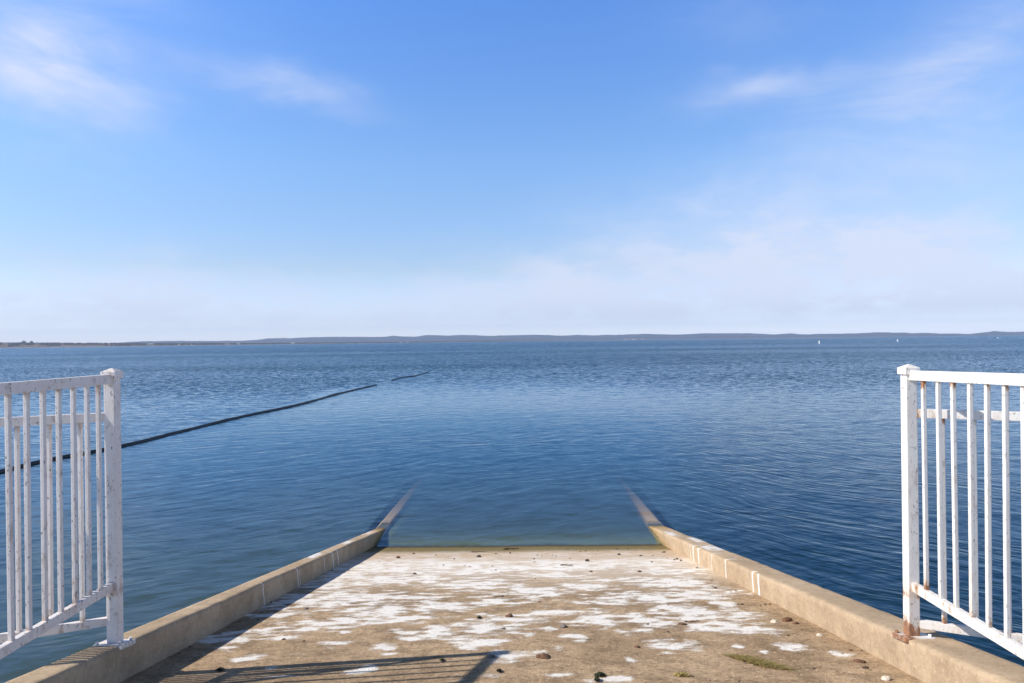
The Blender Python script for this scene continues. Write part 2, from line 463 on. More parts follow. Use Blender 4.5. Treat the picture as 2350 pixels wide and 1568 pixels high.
# white splashes seen on the ramp: px, py, half width, half height (in picture pixels of 2350 wide), tilt
SPL = [(1175,1505,50,12),(878,1485,26,8),(894,1500,14,4),(1091,1471,64,14),(925,1450,32,8),(958,1464,34,7),(1213,1455,18,5),
 (1254,1444,22,5),(1316,1463,26,6),(1330,1473,14,4),(1280,1488,11,5),(1541,1483,42,11),(1447,1515,11,8),(1278,1550,28,5),(1394,1563,44,8),
 (828,1538,26,9),(1453,1449,32,8),(1560,1483,42,11),(1815,1485,34,8),(1935,1500,24,6),(1750,1495,11,4),(1696,1484,8,3),(1660,1440,100,11),
 (1740,1446,60,8),(1600,1408,90,14),(1680,1414,60,8),(1660,1386,28,7),(1690,1358,32,7),(500,1466,52,10),(540,1472,30,8),(519,1487,26,4),
 (569,1510,30,8),(772,1474,32,6),(617,1534,16,4),(794,1450,8,3),(640,1462,70,5),(700,1444,90,6),(760,1430,100,6),(830,1420,90,8),
 (560,1452,60,4),(700,1380,120,16),(820,1372,90,14),(870,1400,100,14),(940,1418,70,10),(1000,1395,90,10),(620,1412,60,4),(1100,1440,100,10),
 (1180,1420,70,10),(1040,1452,60,8),(1395,1420,70,16),(1350,1405,30,6),(1500,1425,60,10),(1560,1398,50,10),(1270,1408,60,8),(1400,1380,70,8),
 (1500,1370,80,12),(1600,1365,70,12),(1130,1382,60,8),(960,1370,60,8),(1240,1358,80,12),(1090,1340,90,12),(900,1330,110,10),(1340,1345,60,8),
 (1560,1340,90,10),(760,1345,60,9),(1714,1362,24,6),(1450,1330,60,6),(1600,1310,80,8),(840,1300,70,9),(960,1290,90,8),(1300,1300,100,7),
 (1560,1285,90,6),(1110,1310,60,7),(800,1320,60,8)]
splw = []
for (a, b, hw, hh) in SPL:
    p = at_ramp(a, b); sc_ = p.y / FPX
    rx = hw * sc_
    p1 = at_ramp(a, b - hh); p2 = at_ramp(a, b + hh)
    ry = max(0.025, abs(p1.y - p2.y) / 2)
    splw.append((p.x, p.y, rx * 1.12, ry * 1.1))
def salt_at(x, y):
    v = 0.0
    wxn = noise.noise(Vector((x * 3.1, y * 3.1, 1.3))) * 0.10 + noise.noise(Vector((x * 9.1, y * 9.1, 4.3))) * 0.05
    wyn = noise.noise(Vector((x * 3.1, y * 3.1, 7.3))) * 0.10 + noise.noise(Vector((x * 9.1, y * 9.1, 9.3))) * 0.05
    xx, yy = x + wxn, y + wyn
    for (cx, cy, rx, ry) in splw:
        ddy = (yy - cy) / ry
        if abs(ddy) > 2.2: continue
        d = ((x + wxn * min(1, rx * 4) - cx) / rx) ** 2 + ((y + wyn * min(1, ry * 5) - cy) / ry) ** 2
        v = max(v, 0.84 - 0.42 * d)
    dens = min(1.0, max(0.0, (y - 3.7) / 2.8))
    n = noise.fractal(Vector((x * 1.7, y * 3.0, 2.0)), 1.0, 2.1, 4)
    n2 = noise.fractal(Vector((x * 7.0 + y, y * 13.0, 5.0)), 0.75, 2.1, 5)
    v = max(v + 0.85 * n2 if v > 0 else 0, min(0.85, dens * 0.86 + n * 0.65 + 0.60 * n2 - 0.36))
    # bare concrete close to both kerbs and at the very water edge
    v -= 0.5 * max(0.0, min(1.0, (abs(x + 0.03) - 1.50 + 0.1 * noise.noise(Vector((y * 2, 0, 0)))) / 0.25)) if x > 0 else 0
    v -= 0.5 * max(0.0, min(1.0, (y - 8.0) / 0.3))
    return max(0.0, min(1.0, v))
ys = []
y = -4.0
while y < 2.4: ys.append(y); y += 0.2
while y < 8.7: ys.append(y); y += 0.022
while y < 15.0: ys.append(y); y += 0.1
NX = 165
verts, faces, salt = [], [], []
xs = [XL - 0.03 + (XR - XL + 0.06) * i / (NX - 1) for i in range(NX)]
for y in ys:
    for x in xs:
        z = zr(y)
        if y > 2.0:
            z += 0.003 * noise.noise(Vector((x * 1.5, y * 1.5, 0))) + 0.0015 * noise.noise(Vector((x * 9, y * 9, 0)))
        verts.append((x, y, z)); salt.append(salt_at(x, y) if 2.4 < y < 8.6 else 0.0)
for j in range(len(ys) - 1):
    for i in range(NX - 1):
        a = j * NX + i
        faces.append((a, a + 1, a + NX + 1, a + NX))
ramp = mk('boat_ramp', verts, faces, M_RAMP, smooth=True)
at_ = ramp.data.attributes.new('salt', 'FLOAT', 'POINT'); at_.data.foreach_set('value', salt)
tag(ramp, kind='structure')

# ------------------------------------------------------------------ kerb walls on both sides
def kerb(name, side, xin_b, xin_t, xout, streaks, patches, label):
    # profile rows: inner bottom -> inner face -> rounded edge -> top -> outer edge -> outer face
    prof = []
    for k in range(9): prof.append(('f', k / 8.0))
    for k in range(1, 9): prof.append(('t', k / 8.0))
    prof += [('o', 0.1), ('o', 1.0)]
    ysk = []
    y = -4.0
    while y < 2.3: ysk.append(y); y += 0.1
    while y < 9.6: ysk.append(y); y += 0.012
    while y < 15.0: ysk.append(y); y += 0.1
    V, F, S = [], [], []
    for y in ysk:
        zt, zb = zk(y), zr(y) - 0.03
        wob = 0.012 * noise.noise(Vector((y * 1.1, side * 5, 0))) + 0.005 * noise.noise(Vector((y * 7, side * 5, 3))) + 0.004 * min(0, noise.noise(Vector((y * 19, side * 5, 6))) + 0.25) * 3
        wob2 = 0.014 * noise.noise(Vector((y * 1.3, side * 5, 9))) + 0.006 * noise.noise(Vector((y * 9, side * 5, 5)))
        for kd, f in prof:
            if kd == 'f':
                z = zb + (zt - zb) * f
                x = xin_b + (xin_t - xin_b) * f
                if f == 1.0: z -= 0.006; x += side * 0.004
            elif kd == 't':
                x = xin_t + (xout - xin_t) * f
                z = zt
                if f == 1.0: z -= 0.012
                if f < 0.2: z -= 0.001
            else:
                x = xout + side * 0.01; z = zt - 0.03 if f < 0.5 else -2.0
            edge = wob if kd == 'f' else (wob if f < 0.3 else wob2)
            x += edge * (1 if kd != 'f' else f)
            z += (wob2 * 0.5 if kd != 'f' or f > 0.8 else 0)
            s = 0.0
            for (yc, wd, topf, foot) in streaks:
                dd = abs(y - yc + 0.006 * noise.noise(Vector((0, z * 20, yc)))) / wd
                lim = 1.0
                if kd == 'f': s = max(s, 1.0 - 0.5 * dd * dd)
                elif kd == 't' and f < topf: s = max(s, 1.0 - 0.5 * dd * dd)
            for (yc, hl, f0, f1) in patches:
                if kd == 't' and f0 <= f <= f1:
                    dd = abs(y - yc) / hl
                    s = max(s, 0.8 - 0.5 * dd * dd + 0.5 * noise.noise(Vector((y * 14, f * 3, 2))))
            V.append((x, y, z)); S.append(max(0.0, min(1.0, s)))
    n = len(prof)
    for j in range(len(ysk) - 1):
        for i in range(n - 1):
            a = j * n + i
            fc = (a, a + n, a + n + 1, a + 1)
            F.append(fc if side > 0 else fc[::-1])
    F.append(tuple(range((len(ysk) - 1) * n, len(ysk) * n)))
    o = mk(name, V, F, M_KERB, smooth=True)
    o.data.attributes.new('salt', 'FLOAT', 'POINT').data.foreach_set('value', S)
    tag(o, label, 'kerb wall')
    return o
def yk(py, px):     # distance along the kerb from a picture point on its top inner edge
    d = ray(px, py); s = (1.742 - CAM_H) / (d.z + T * d.y); return s * d.y
stL = [(yk(1338, 580), 0.009, 0.2, 0), (yk(1303, 659), 0.010, 0.15, 0), (yk(1301, 668), 0.006, 0.0, 0), (yk(1276, 724), 0.008, 0.1, 0),
       (yk(1267, 740), 0.014, 0.3, 0), (yk(1262, 748), 0.012, 0.3, 0)]
stR = [(yk(1311, 1716), 0.014, 0.25, 0), (yk(1317, 1733), 0.022, 0.1, 0), (yk(1284, 1655), 0.013, 0.5, 0), (yk(1270, 1630), 0.010, 0.4, 0),
       (yk(1257, 1602), 0.018, 0.4, 0), (yk(1252, 1590), 0.014, 0.3, 0), (yk(1249, 1584), 0.010, 0.2, 0)]
kerbL = kerb('concrete_kerb', -1, XL, XL - 0.012, -1.955, stL,
     [(yk(1275, 720), 0.35, 0.3, 1.0), (yk(1245, 790), 0.3, 0.2, 0.8), (yk(1222, 845), 0.35, 0.3, 1.0)],
     'shaded concrete kerb wall under the left railing, dark inner face')
kerbR = kerb('concrete_kerb', 1, XR, XR - 0.01, 1.965, stR,
     [(yk(1258, 1600), 0.3, 0.2, 0.9), (yk(1240, 1560), 0.35, 0.4, 1.0), (yk(1225, 1530), 0.3, 0.0, 0.6)],
     'sunlit tan concrete kerb wall under the right railing')

# ------------------------------------------------------------------ railings
def set_wear(o, fn):
    a = o.data.attributes.new('wear', 'FLOAT', 'POINT')
    a.data.foreach_set('value', [fn(v.co) for v in o.data.vertices])
def subdiv_long(bm, maxlen=0.06):
    for _ in range(5):
        es = [e for e in bm.edges if e.calc_length() > maxlen]
        if not es: break
        bmesh.ops.subdivide_edges(bm, edges=es, cuts=1, use_grid_fill=True)
def railing(side, X, Y, zbase, ztop_cap, mat, label):
    """post at (X,Y); one panel runs back along the kerb, one runs out over the water"""
    root = empty('railing', (X, Y, zbase))
    tag(root, label, 'railing')
    inv = Matrix.Translation((-X, -Y, -zbase))
    def part(name, bm, parent=root, wear=None, sub=True):
        if sub: subdiv_long(bm)
        bmesh.ops.transform(bm, matrix=inv, verts=bm.verts)
        o = from_bm(name, bm, mat, parent)
        set_wear(o, wear or (lambda c: 0.0))
        return o
    PW = 0.050
    def near_z(zs, rad, amp):
        return lambda c: max([amp * math.exp(-((c.z + zbase - z) / rad) ** 2) for z in zs])
    zt = ztop_cap - 0.045                         # top of the post
    z_top = 2.52 - (0.152 if side < 0 else 0.178)
    z_bot = 2.52 - (1.10 if side < 0 else 1.135)
    z_mid = 2.52 - (0.326 if side < 0 else 0.350)
    z_low = 2.52 - (1.262 if side < 0 else 1.306)
    bm = bmesh.new(); vbar(bm, X, Y, zbase + 0.006, zt, PW, PW, 0.004)
    if side > 0:
        wf = lambda c: max(1.0 * math.exp(-(c.z / 0.09) ** 2), 0.6 * math.exp(-((c.z + zbase - z_bot + 0.035) / 0.04) ** 2), 0.35 * math.exp(-((c.z + zbase - z_mid) / 0.05) ** 2))
    else:
        wf = lambda c: max(0.5 * math.exp(-(c.z / 0.05) ** 2), 0.7 * math.exp(-((c.z + zbase - z_bot + 0.03) / 0.045) ** 2), 0.45 * math.exp(-((c.z + zbase - z_top + 0.05) / 0.04) ** 2))
    post = part('post', bm, wear=wf)
    # cap: low collar and shallow pyramid
    bm = bmesh.new()
    vbar(bm, X, Y, zt - 0.006, zt + 0.024, PW + 0.018, PW + 0.018, 0.002)
    r = bmesh.ops.create_cone(bm, cap_ends=True, segments=4, radius1=(PW + 0.017) * 0.7071, radius2=0.004, depth=0.016)
    bmesh.ops.transform(bm, matrix=Matrix.Translation((X, Y, zt + 0.032)) @ Matrix.Rotation(R(45), 4, 'Z'), verts=r['verts'])
    part('post_cap', bm, post, sub=False).location = (0, 0, 0)
    # base plate, slightly bent, with bolts
    bm = bmesh.new(); vbar(bm, X + side * 0.006, Y, zbase - 0.012, zbase + 0.008, 0.135, 0.12, 0.002)
    bmesh.ops.transform(bm, matrix=Matrix.Translation((X, Y, zbase)) @ Matrix.Rotation(math.atan(-T), 4, 'X') @ Matrix.Translation((-X, -Y, -zbase)), verts=bm.verts)
    for (bx, by) in ((-.05, -.045), (.05, -.045), (-.05, .045), (.05, .045)):
        r = bmesh.ops.create_cone(bm, cap_ends=True, segments=6, radius1=0.008, radius2=0.007, depth=0.016)
        bmesh.ops.transform(bm, matrix=Matrix.Translation((X + side * .006 + bx, Y + by, zbase + 0.012 - T * by)), verts=r['verts'])
    part('base_plate', bm, wear=(lambda c: 0.85 - 8 * abs(c.x * side + 0.05) if side > 0 else 0.25 + 2 * abs(c.x)))
    # panel along the kerb, towards the house
    LEN = 2.6
    dX = -0.03 if side < 0 else 0.03
    def P1(s, z):   # s metres back from the post
        return (X + dX * s, Y - s, z)
    rise = 0.0 if side < 0 else 0.026
    bm = bmesh.new(); bar(bm, P1(-0.012, z_top), P1(LEN, z_top + rise * LEN), 0.030, 0.044, bev=0.004)
    part('top_rail', bm, wear=lambda c: 0.12)
    bm = bmesh.new(); bar(bm, P1(-0.005, z_bot), P1(LEN, z_bot - 0.008 * LEN), 0.026, 0.040, bev=0.004)
    part('bottom_rail', bm, wear=(lambda c: 0.30 + 0.35 * math.exp(-(c.y / 0.06) ** 2)))
    first = [0.100, 0.177, 0.266, 0.353, 0.442, 0.528, 0.618] if side < 0 else [0.110, 0.210, 0.305, 0.403, 0.496, 0.590, 0.680]
    ss = list(first)
    while ss[-1] < LEN - 0.12: ss.append(ss[-1] + 0.0955)
    def pick(x, y, z0, z1, w_=0.0165, ph=0.0):
        bm = bmesh.new()
        jx, jy = random.uniform(-.002, .002), random.uniform(-.002, .002)
        bar(bm, (x + jx, y + jy, z0), (x - jx, y - jy, z1), w_, w_, upv=Vector((0, 1, 0)), bev=0.003)
        k = random.random()
        lo, hi = z0 - zbase, z1 - zbase
        part('picket', bm, wear=lambda c, k=k: (0.55 * math.exp(-((c.z - lo) / 0.04) ** 2) + 0.55 * math.exp(-((c.z - hi) / 0.035) ** 2)
                                             + (0.28 if k > 0.45 else 0.1) * (0.6 + 0.8 * math.sin(c.z * 5 + k * 9))))
    for s in ss:
        p = P1(s, 0)
        pick(p[0], p[1], z_bot + 0.016 - 0.008 * s, z_top - 0.018 + rise * s)
    # panel over the water
    L2 = 1.75
    dv2 = Vector((side * 0.90, -0.43, 0)).normalized()
    def P2(s, z): return (X + dv2.x * s, Y + dv2.y * s, z)
    bm = bmesh.new(); bar(bm, P2(0.02, z_mid), P2(L2, z_mid), 0.026, 0.040, bev=0.004)
    part('middle_rail', bm, wear=lambda c: 0.15 + 0.5 * math.exp(-(c.x / 0.05) ** 2))
    bm = bmesh.new(); bar(bm, P2(0.02, z_low), P2(L2, z_low), 0.026, 0.036, bev=0.004)
    part('bottom_rail', bm, wear=lambda c: 0.38)
    s = 0.128
    while s < L2 - 0.05:
        p = P2(s, 0); pick(p[0], p[1], z_low + 0.014, z_mid - 0.016); s += 0.118
    return root
PLY = 3.13
railing(-1, -1.868, PLY, zk(PLY) - 0.006, 2.52 - 0.097, M_PAINT_L, 'weathered white metal railing on the left kerb, grime stained')
railing(1, 1.785, PLY, zk(PLY) - 0.004, 2.52 - 0.122, M_PAINT_R, 'brighter white metal railing on the right kerb, orange rust at its post foot')

# ------------------------------------------------------------------ floating boom
M_BOOM = simple_mat('black_rubber_boom', (0.012, 0.016, 0.022), (0.03, 0.035, 0.04), rough=0.55, scale=3.0, bump=0.004)
def boom(pts, rad, label, sink=0.35):
    P = [at_z(a, b, 0.0) for a, b in pts]
    cr = []
    for i in range(len(P) - 1):
        p0 = P[max(0, i - 1)]; p1 = P[i]; p2 = P[i + 1]; p3 = P[min(len(P) - 1, i + 2)]
        n = max(4, int((p2 - p1).length / 0.35))
        for k in range(n):
            u = k / n
            cr.append(0.5 * ((2 * p1) + (-p0 + p2) * u + (2 * p0 - 5 * p1 + 4 * p2 - p3) * u * u + (-p0 + 3 * p1 - 3 * p2 + p3) * u ** 3))
    cr.append(P[-1])
    V, F = [], []
    NS = 10
    for i, c in enumerate(cr):
        d = (cr[min(i + 1, len(cr) - 1)] - cr[max(i - 1, 0)]).normalized()
        s = d.cross(Vector((0, 0, 1))).normalized()
        c = c + s * 0.03 * noise.noise(Vector((i * 0.13, 0, 0)))
        e = min(i, len(cr) - 1 - i)
        rr = rad * (1.0 if e > 2 else (0.35, 0.75, 0.92)[e]) * (1 + 0.10 * noise.noise(Vector((i * 0.3, 4, 0))))
        zo = rr * sink + 0.012 * noise.noise(Vector((i * 0.17, 9, 0)))
        for k in range(NS):
            a = 2 * math.pi * k / NS
            V.append(c + s * (rr * math.cos(a)) + Vector((0, 0, zo + rr * math.sin(a))))
    for i in range(len(cr) - 1):
        for k in range(NS):
            a = i * NS + k; b = i * NS + (k + 1) % NS
            F.append((a, a + NS, b + NS, b))
    F.append(tuple(range(NS))[::-1]); F.append(tuple(range((len(cr) - 1) * NS, len(cr) * NS)))
    return tag(mk('floating_boom', V, F, M_BOOM, smooth=True), label, 'floating boom')
boom([(-330, 1185), (-160, 1134), (0, 1086), (120, 1057), (285, 1025), (420, 991), (560, 957), (690, 929), (780, 904), (866, 884)], 0.052,
     'long black floating boom running behind the left railing')
boom([(897, 874.5), (925, 867), (950, 864), (985, 854)], 0.05, 'short far black floating boom just past the gap in the long one')

# ------------------------------------------------------------------ buoys
M_BUOY = simple_mat('buoy_white', (0.86, 0.86, 0.84), (0.75, 0.75, 0.72), rough=0.4, scale=2.0)
M_BUOYB = simple_mat('buoy_band', (0.75, 0.30, 0.05), (0.6, 0.24, 0.05), rough=0.5, scale=2.0)
def lathe(bm, prof, n=16):
    rings = []
    for r_, z in prof:
        rings.append([bm.verts.new((r_ * math.cos(2 * math.pi * k / n), r_ * math.sin(2 * math.pi * k / n), z)) for k in range(n)])
    for a, b in zip(rings, rings[1:]):
        for k in range(n):
            bm.faces.new((a[k], a[(k + 1) % n], b[(k + 1) % n], b[k]))
    bm.faces.new(rings[0][::-1]); bm.faces.new(rings[-1])
for (bx, by, h, lab) in ((1880, 788.5, 1.15, 'nearest and largest of the white buoys'), (2060, 783.6, 0.98, 'white buoy above the right railing post'),
                         (2290, 776.4, 0.95, 'farthest and smallest of the white buoys near the right edge')):
    p = at_z(bx, by, 0.0)
    root = empty('buoy', p); tag(root, lab, 'buoy', 'white buoys on the lake')
    bm = bmesh.new(); lathe(bm, [(0.10, -0.3), (0.19, -0.1), (0.20, h * 0.86), (0.17, h * 0.95), (0.08, h)])
    from_bm('float_body', bm, M_BUOY, root, True)
    bm = bmesh.new(); lathe(bm, [(0.205, h * 0.62), (0.206, h * 0.63), (0.206, h * 0.68), (0.205, h * 0.69)])
    from_bm('band', bm, M_BUOYB, root, True)
    bm = bmesh.new(); lathe(bm, [(0.40, -0.12), (0.42, -0.02), (0.40, 0.08), (0.22, 0.10)])
    from_bm('collar', bm, M_BUOY, root, True)

# ------------------------------------------------------------------ far land
def interp(tab, x):
    if x <= tab[0][0]: return tab[0][1]
    for (a, b), (c, d) in zip(tab, tab[1:]):
        if x <= c: return b + (d - b) * (x - a) / (c - a)
    return tab[-1][1]
def hor(px): return 783.0 + 0.0121 * (1175 - px)
def azdir(px):
    d = ray(px, hor(px)); d.z = 0; return d.normalized(), 1.0 / max(0.2, d.normalized().dot(fw))
# ridge line: px -> pixels above the horizon line
HT = [(-1500, 3), (-400, 3), (200, 5)]
for cx, cy in ((1300,195),(1550,190),(1900,191),(2200,188),(2350,181)): HT.append((cx/4, hor(cx/4) - (734.4 + cy/4)))
for cx, cy in ((60,176),(100,165),(260,165),(320,168),(420,158),(700,152),(900,155),(1180,152),(1265,143),(1340,150),(1470,150),(1560,138),(1750,143),(1880,135),(2080,143),(2350,138)):
    HT.append((587.5+cx/4, hor(587.5+cx/4) - (734.4 + cy/4)))
for cx, cy in ((210,133),(400,142),(500,140),(600,134),(750,140),(1000,133),(1200,127),(1450,133),(1750,124),(2000,120),(2300,124)):
    HT.append((1175+cx/4, hor(1175+cx/4) - (734.4 + cy/4)))
for cx, cy in ((50,132),(200,123),(330,130),(640,126),(860,120),(1000,112),(1270,114),(1300,122),(1450,117),(1620,123),(1800,127),(1950,117),(2080,100),(2200,108),(2350,105)):
    HT.append((1762.5+cx/4, hor(1762.5+cx/4) - (734.4 + cy/4)))
HT += [(2500, 12), (2800, 9), (3600, 11)]
def hill_mat():
    m, t, out = new_mat('wooded_hills_hazed')
    g = t.node('ShaderNodeNewGeometry'); P = g.outputs['Position']
    bs = t.node('ShaderNodeBsdfPrincipled')
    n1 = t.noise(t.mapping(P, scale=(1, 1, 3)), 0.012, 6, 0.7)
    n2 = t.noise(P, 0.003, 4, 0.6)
    c = t.mix(t.rng(n1, 0.42, 0.62), (0.020, 0.034, 0.070, 1), (0.052, 0.056, 0.100, 1))  # blue of distance haze painted into the hill colour, besides the haze volume
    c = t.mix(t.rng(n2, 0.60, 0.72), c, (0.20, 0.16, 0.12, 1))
    t.put(bs.inputs['Base Color'], c); bs.inputs['Roughness'].default_value = 1.0
    bs.inputs['Specular IOR Level'].default_value = 0.0
    t.l.new(bs.outputs[0], out.inputs[0])
    return m
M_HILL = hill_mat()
def ridge(name, D0, D1, pxs, hfun, rows, rough, mat):
    V, F = [], []
    for r_ in range(rows + 1):
        f = r_ / rows
        for px in pxs:
            d, k = azdir(px)
            D = D0(px) + (D1(px) - D0(px)) * f
            top = hfun(px) * D1(px) / FPX
            sh = math.sin(f * math.pi / 2) ** 1.1
            z = top * sh - 2.0 * (1 - sh)
            p = d * (D * k)
            z += rough * sh * (1 - 0.75 * f) * noise.fractal(Vector((p.x * 0.004, p.y * 0.004, 0)), 1.0, 2.0, 4)
            if f == 1.0: z += rough * 0.10 * noise.fractal(Vector((p.x * 0.012, p.y * 0.012, 5)), 1.0, 2.0, 4)
            V.append((p.x, p.y, CAM_H * min(1, sh * 2) * 0 + z))
    # back slope
    for px in pxs:
        d, k = azdir(px); p = d * ((D1(px) + 900) * k); V.append((p.x, p.y, -6.0))
    n = len(pxs)
    for j in range(rows + 1):
        for i in range(n - 1):
            a = j * n + i; F.append((a, a + 1, a + n + 1, a + n))
    return tag(mk(name, V, F, mat, smooth=True), kind='structure')
pxs = [-600 + i * 5 for i in range(0, 721)]
HD0 = lambda px: 6600 + 500 * math.sin(px * 0.002)
HD1 = lambda px: 8000 + 500 * math.sin(px * 0.002)
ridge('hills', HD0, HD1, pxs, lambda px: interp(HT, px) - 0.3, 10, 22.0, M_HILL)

# the nearer wooded shore
NT_ = [(-1500, 14.5), (0, hor(0) - (734.4 + 200 / 4)), (150, hor(150) - (734.4 + 203 / 4)), (340, hor(340) - (734.4 + 205 / 4)), (587, hor(587) - (734.4 + 206 / 4)),
       (700, hor(700) - (734.4 + 204 / 4)), (835, hor(835) - (734.4 + 200 / 4)), (860, hor(860) - (734.4 + 201 / 4)), (1175, 1.8), (1500, 1.2), (1700, 0.8), (2600, 0.6)]
ND = lambda px: 2700 + max(0, px) * 1.7
def land_mat():
    m, t, out = new_mat('dry_shore_grass')
    g = t.node('ShaderNodeNewGeometry'); P = g.outputs['Position']
    px, py, pz = t.xyz(P)
    bs = t.node('ShaderNodeBsdfPrincipled')
    n1 = t.noise(P, 0.02, 5, 0.65)
    c = t.mix(t.rng(n1, 0.4, 0.62), (0.22, 0.145, 0.11, 1), (0.09, 0.08, 0.06, 1))
    c = t.mix(t.rng(pz, 0.4, 1.6, 0.7, 0.0), c, (0.42, 0.36, 0.32, 1))
    t.put(bs.inputs['Base Color'], c); bs.inputs['Roughness'].default_value = 1.0
    bs.inputs['Specular IOR Level'].default_value = 0.0
    t.l.new(bs.outputs[0], out.inputs[0])
    return m
TREE_H = 7.0
def land_z(px, f):     # f 0..1 from the water's edge to the crest
    top = max(1.5, interp(NT_, px) * (ND(px) + 700) / FPX - TREE_H * 0.8)
    return top * (f ** 0.8)
V, F = [], []
lp = [-1500 + i * 12 for i in range(0, 342)]
for r_ in range(9):
    f = r_ / 7.0
    for px in lp:
        d, k = azdir(px)
        p = d * ((ND(px) - 10 + 710 * f) * k)
        z = land_z(px, min(f, 1.0)) - (0.6 if r_ == 0 else 0) - (8 if r_ == 8 else 0)
        V.append((p.x, p.y, z))
for j in range(8):
    for i in range(len(lp) - 1):
        a = j * len(lp) + i; F.append((a, a + 1, a + len(lp) + 1, a + len(lp)))
M_LAND = land_mat()
tag(mk('shore', V, F, M_LAND, smooth=True), kind='structure')

HOUSES = [(12, 787.5, 13, 3.2, 0, 'long pale house nearest the left edge of the far shore'), (85, 787.6, 11, 2.6, 0, 'pale low house on the far shore, above the railing pickets'),
          (142, 787.5, 7, 2.2, 1, 'small grey roofed house on the far shore left of the railing post'), (250, 787.0, 5, 1.8, 0, 'small pale house on the far shore just above the left railing post'),
          (345, 791.5, 14, 3.8, 0, 'white house with wide roof low on the left far shore'), (411, 791.5, 5, 2.2, 0, 'first small white cottage right of the wide roofed house'),
          (425, 791.3, 5, 2.4, 1, 'second small white cottage right of the wide roofed house'), (438, 791.0, 5, 2.2, 0, 'third small white cottage right of the wide roofed house'),
          (521, 789.0, 10, 3.0, 1, 'dark roofed white house far right of the cottages on the shore'), (547, 789.3, 8, 2.4, 0, 'low white house beside the dark roofed one'),
          (672, 788.2, 9, 2.6, 0, 'white house on the shore where the hills begin'), (921, 785.3, 4, 2.0, 0, 'tiny white house at the foot of the hills, left one of two'),
          (936, 785.2, 4, 2.0, 0, 'tiny white house at the foot of the hills, right one of two'),
          (1435, 779.6, 8, 1.4, 0, 'low white building on the far shore right of centre, left of three'),
          (1455, 779.2, 9, 2.0, 0, 'middle and tallest of three white buildings on the far shore right of centre'),
          (1473, 779.2, 7, 1.4, 0, 'low white building on the far shore right of centre, right of three')]
M_HW = simple_mat('pale_house_wall', (0.50, 0.47, 0.43), (0.4, 0.38, 0.35), scale=0.4)
M_HR = [simple_mat('pale_metal_roof', (0.48, 0.50, 0.47), (0.40, 0.42, 0.40), rough=0.5, scale=0.3),
        simple_mat('grey_shingle_roof', (0.16, 0.15, 0.15), scale=0.8)]
M_WIN = simple_mat('dark_window', (0.03, 0.035, 0.045), rough=0.2, scale=1.0)
house_az = []
for (hx, hy, wpx, hpx, rf, lab) in HOUSES:
    up_px = hor(hx) - hy
    # find the place on the slope that shows at this height
    best = 0.03
    for q in range(0, 100):
        f = q / 100
        D = ND(hx) - 10 + 710 * f
        if (land_z(hx, f) - CAM_H) / D * FPX >= up_px - 0.4:
            best = f; break
        best = f
    f = max(0.03, min(best, 0.96))
    D = ND(hx) - 10 + 710 * f
    d, k = azdir(hx)
    base = d * (D * k); base.z = land_z(hx, f) - 0.3
    Wd, Ht = wpx * D / FPX, hpx * D / FPX
    house_az.append((hx, wpx, f))
    root = empty('house', base); tag(root, lab, 'house', 'houses along the far shore')
    root.rotation_euler.z = -math.atan2(d.x, d.y) + random.uniform(-0.4, 0.4)
    dp = min(12, Wd * 0.6); hw_, hd_ = Wd / 2, dp / 2; wh = Ht * 0.55
    mk('wall', [(-hw_, -hd_, -1), (hw_, -hd_, -1), (hw_, hd_, -1), (-hw_, hd_, -1), (-hw_, -hd_, wh), (hw_, -hd_, wh), (hw_, hd_, wh), (-hw_, hd_, wh)],
       [(0, 1, 5, 4), (1, 2, 6, 5), (2, 3, 7, 6), (3, 0, 4, 7), (4, 5, 6, 7)], M_HW, root)
    e = 0.6
    mk('roof', [(-hw_ - e, -hd_ - e, wh), (hw_ + e, -hd_ - e, wh), (hw_ + e, hd_ + e, wh), (-hw_ - e, hd_ + e, wh), (-hw_ * 0.8, 0, Ht), (hw_ * 0.8, 0, Ht)],
       [(0, 1, 5, 4), (1, 2, 5), (2, 3, 4, 5), (3, 0, 4), (3, 2, 1, 0)], M_HR[rf], root)
    if wpx > 7:
        for s_ in (-0.5, 0.0, 0.5):
            x0 = s_ * hw_ - 0.8
            mk('window', [(x0, -hd_ - 0.05, wh * 0.3), (x0 + 1.6, -hd_ - 0.05, wh * 0.3), (x0 + 1.6, -hd_ - 0.05, wh * 0.75), (x0, -hd_ - 0.05, wh * 0.75),
                          (x0, -hd_ + 0.05, wh * 0.3), (x0 + 1.6, -hd_ + 0.05, wh * 0.3), (x0 + 1.6, -hd_ + 0.05, wh * 0.75), (x0, -hd_ + 0.05, wh * 0.75)],
               [(0, 1, 2, 3), (0, 4, 5, 1), (1, 5, 6, 2), (2, 6, 7, 3), (3, 7, 4, 0)], M_WIN, root)

# woods: thousands of crowns on the slope, as one mass
def wood_mat():
    m, t, out = new_mat('woodland_foliage')
    g = t.node('ShaderNodeNewGeometry'); P = g.outputs['Position']
    bs = t.node('ShaderNodeBsdfPrincipled')
    n1 = t.noise(P, 0.035, 4, 0.7); n2 = t.noise(P, 0.6, 3, 0.7)
    c = t.mix(t.rng(n1, 0.42, 0.58), (0.035, 0.045, 0.028, 1), (0.095, 0.068, 0.060, 1))
    c = t.mix(t.rng(n2, 0.4, 0.65, 0, 0.5), c, (0.03, 0.03, 0.022, 1))
    t.put(bs.inputs['Base Color'], c); bs.inputs['Roughness'].default_value = 1.0
    bs.inputs['Specular IOR Level'].default_value = 0.0
    t.l.new(bs.outputs[0], out.inputs[0])
    return m
M_WOOD = wood_mat()
tb = bmesh.new(); bmesh.ops.create_icosphere(tb, subdivisions=2, radius=1.0)
tv = [v.co.copy() for v in tb.verts]; tf = [tuple(v.index for v in f.verts) for f in tb.faces]; tb.free()
V, F = [], []
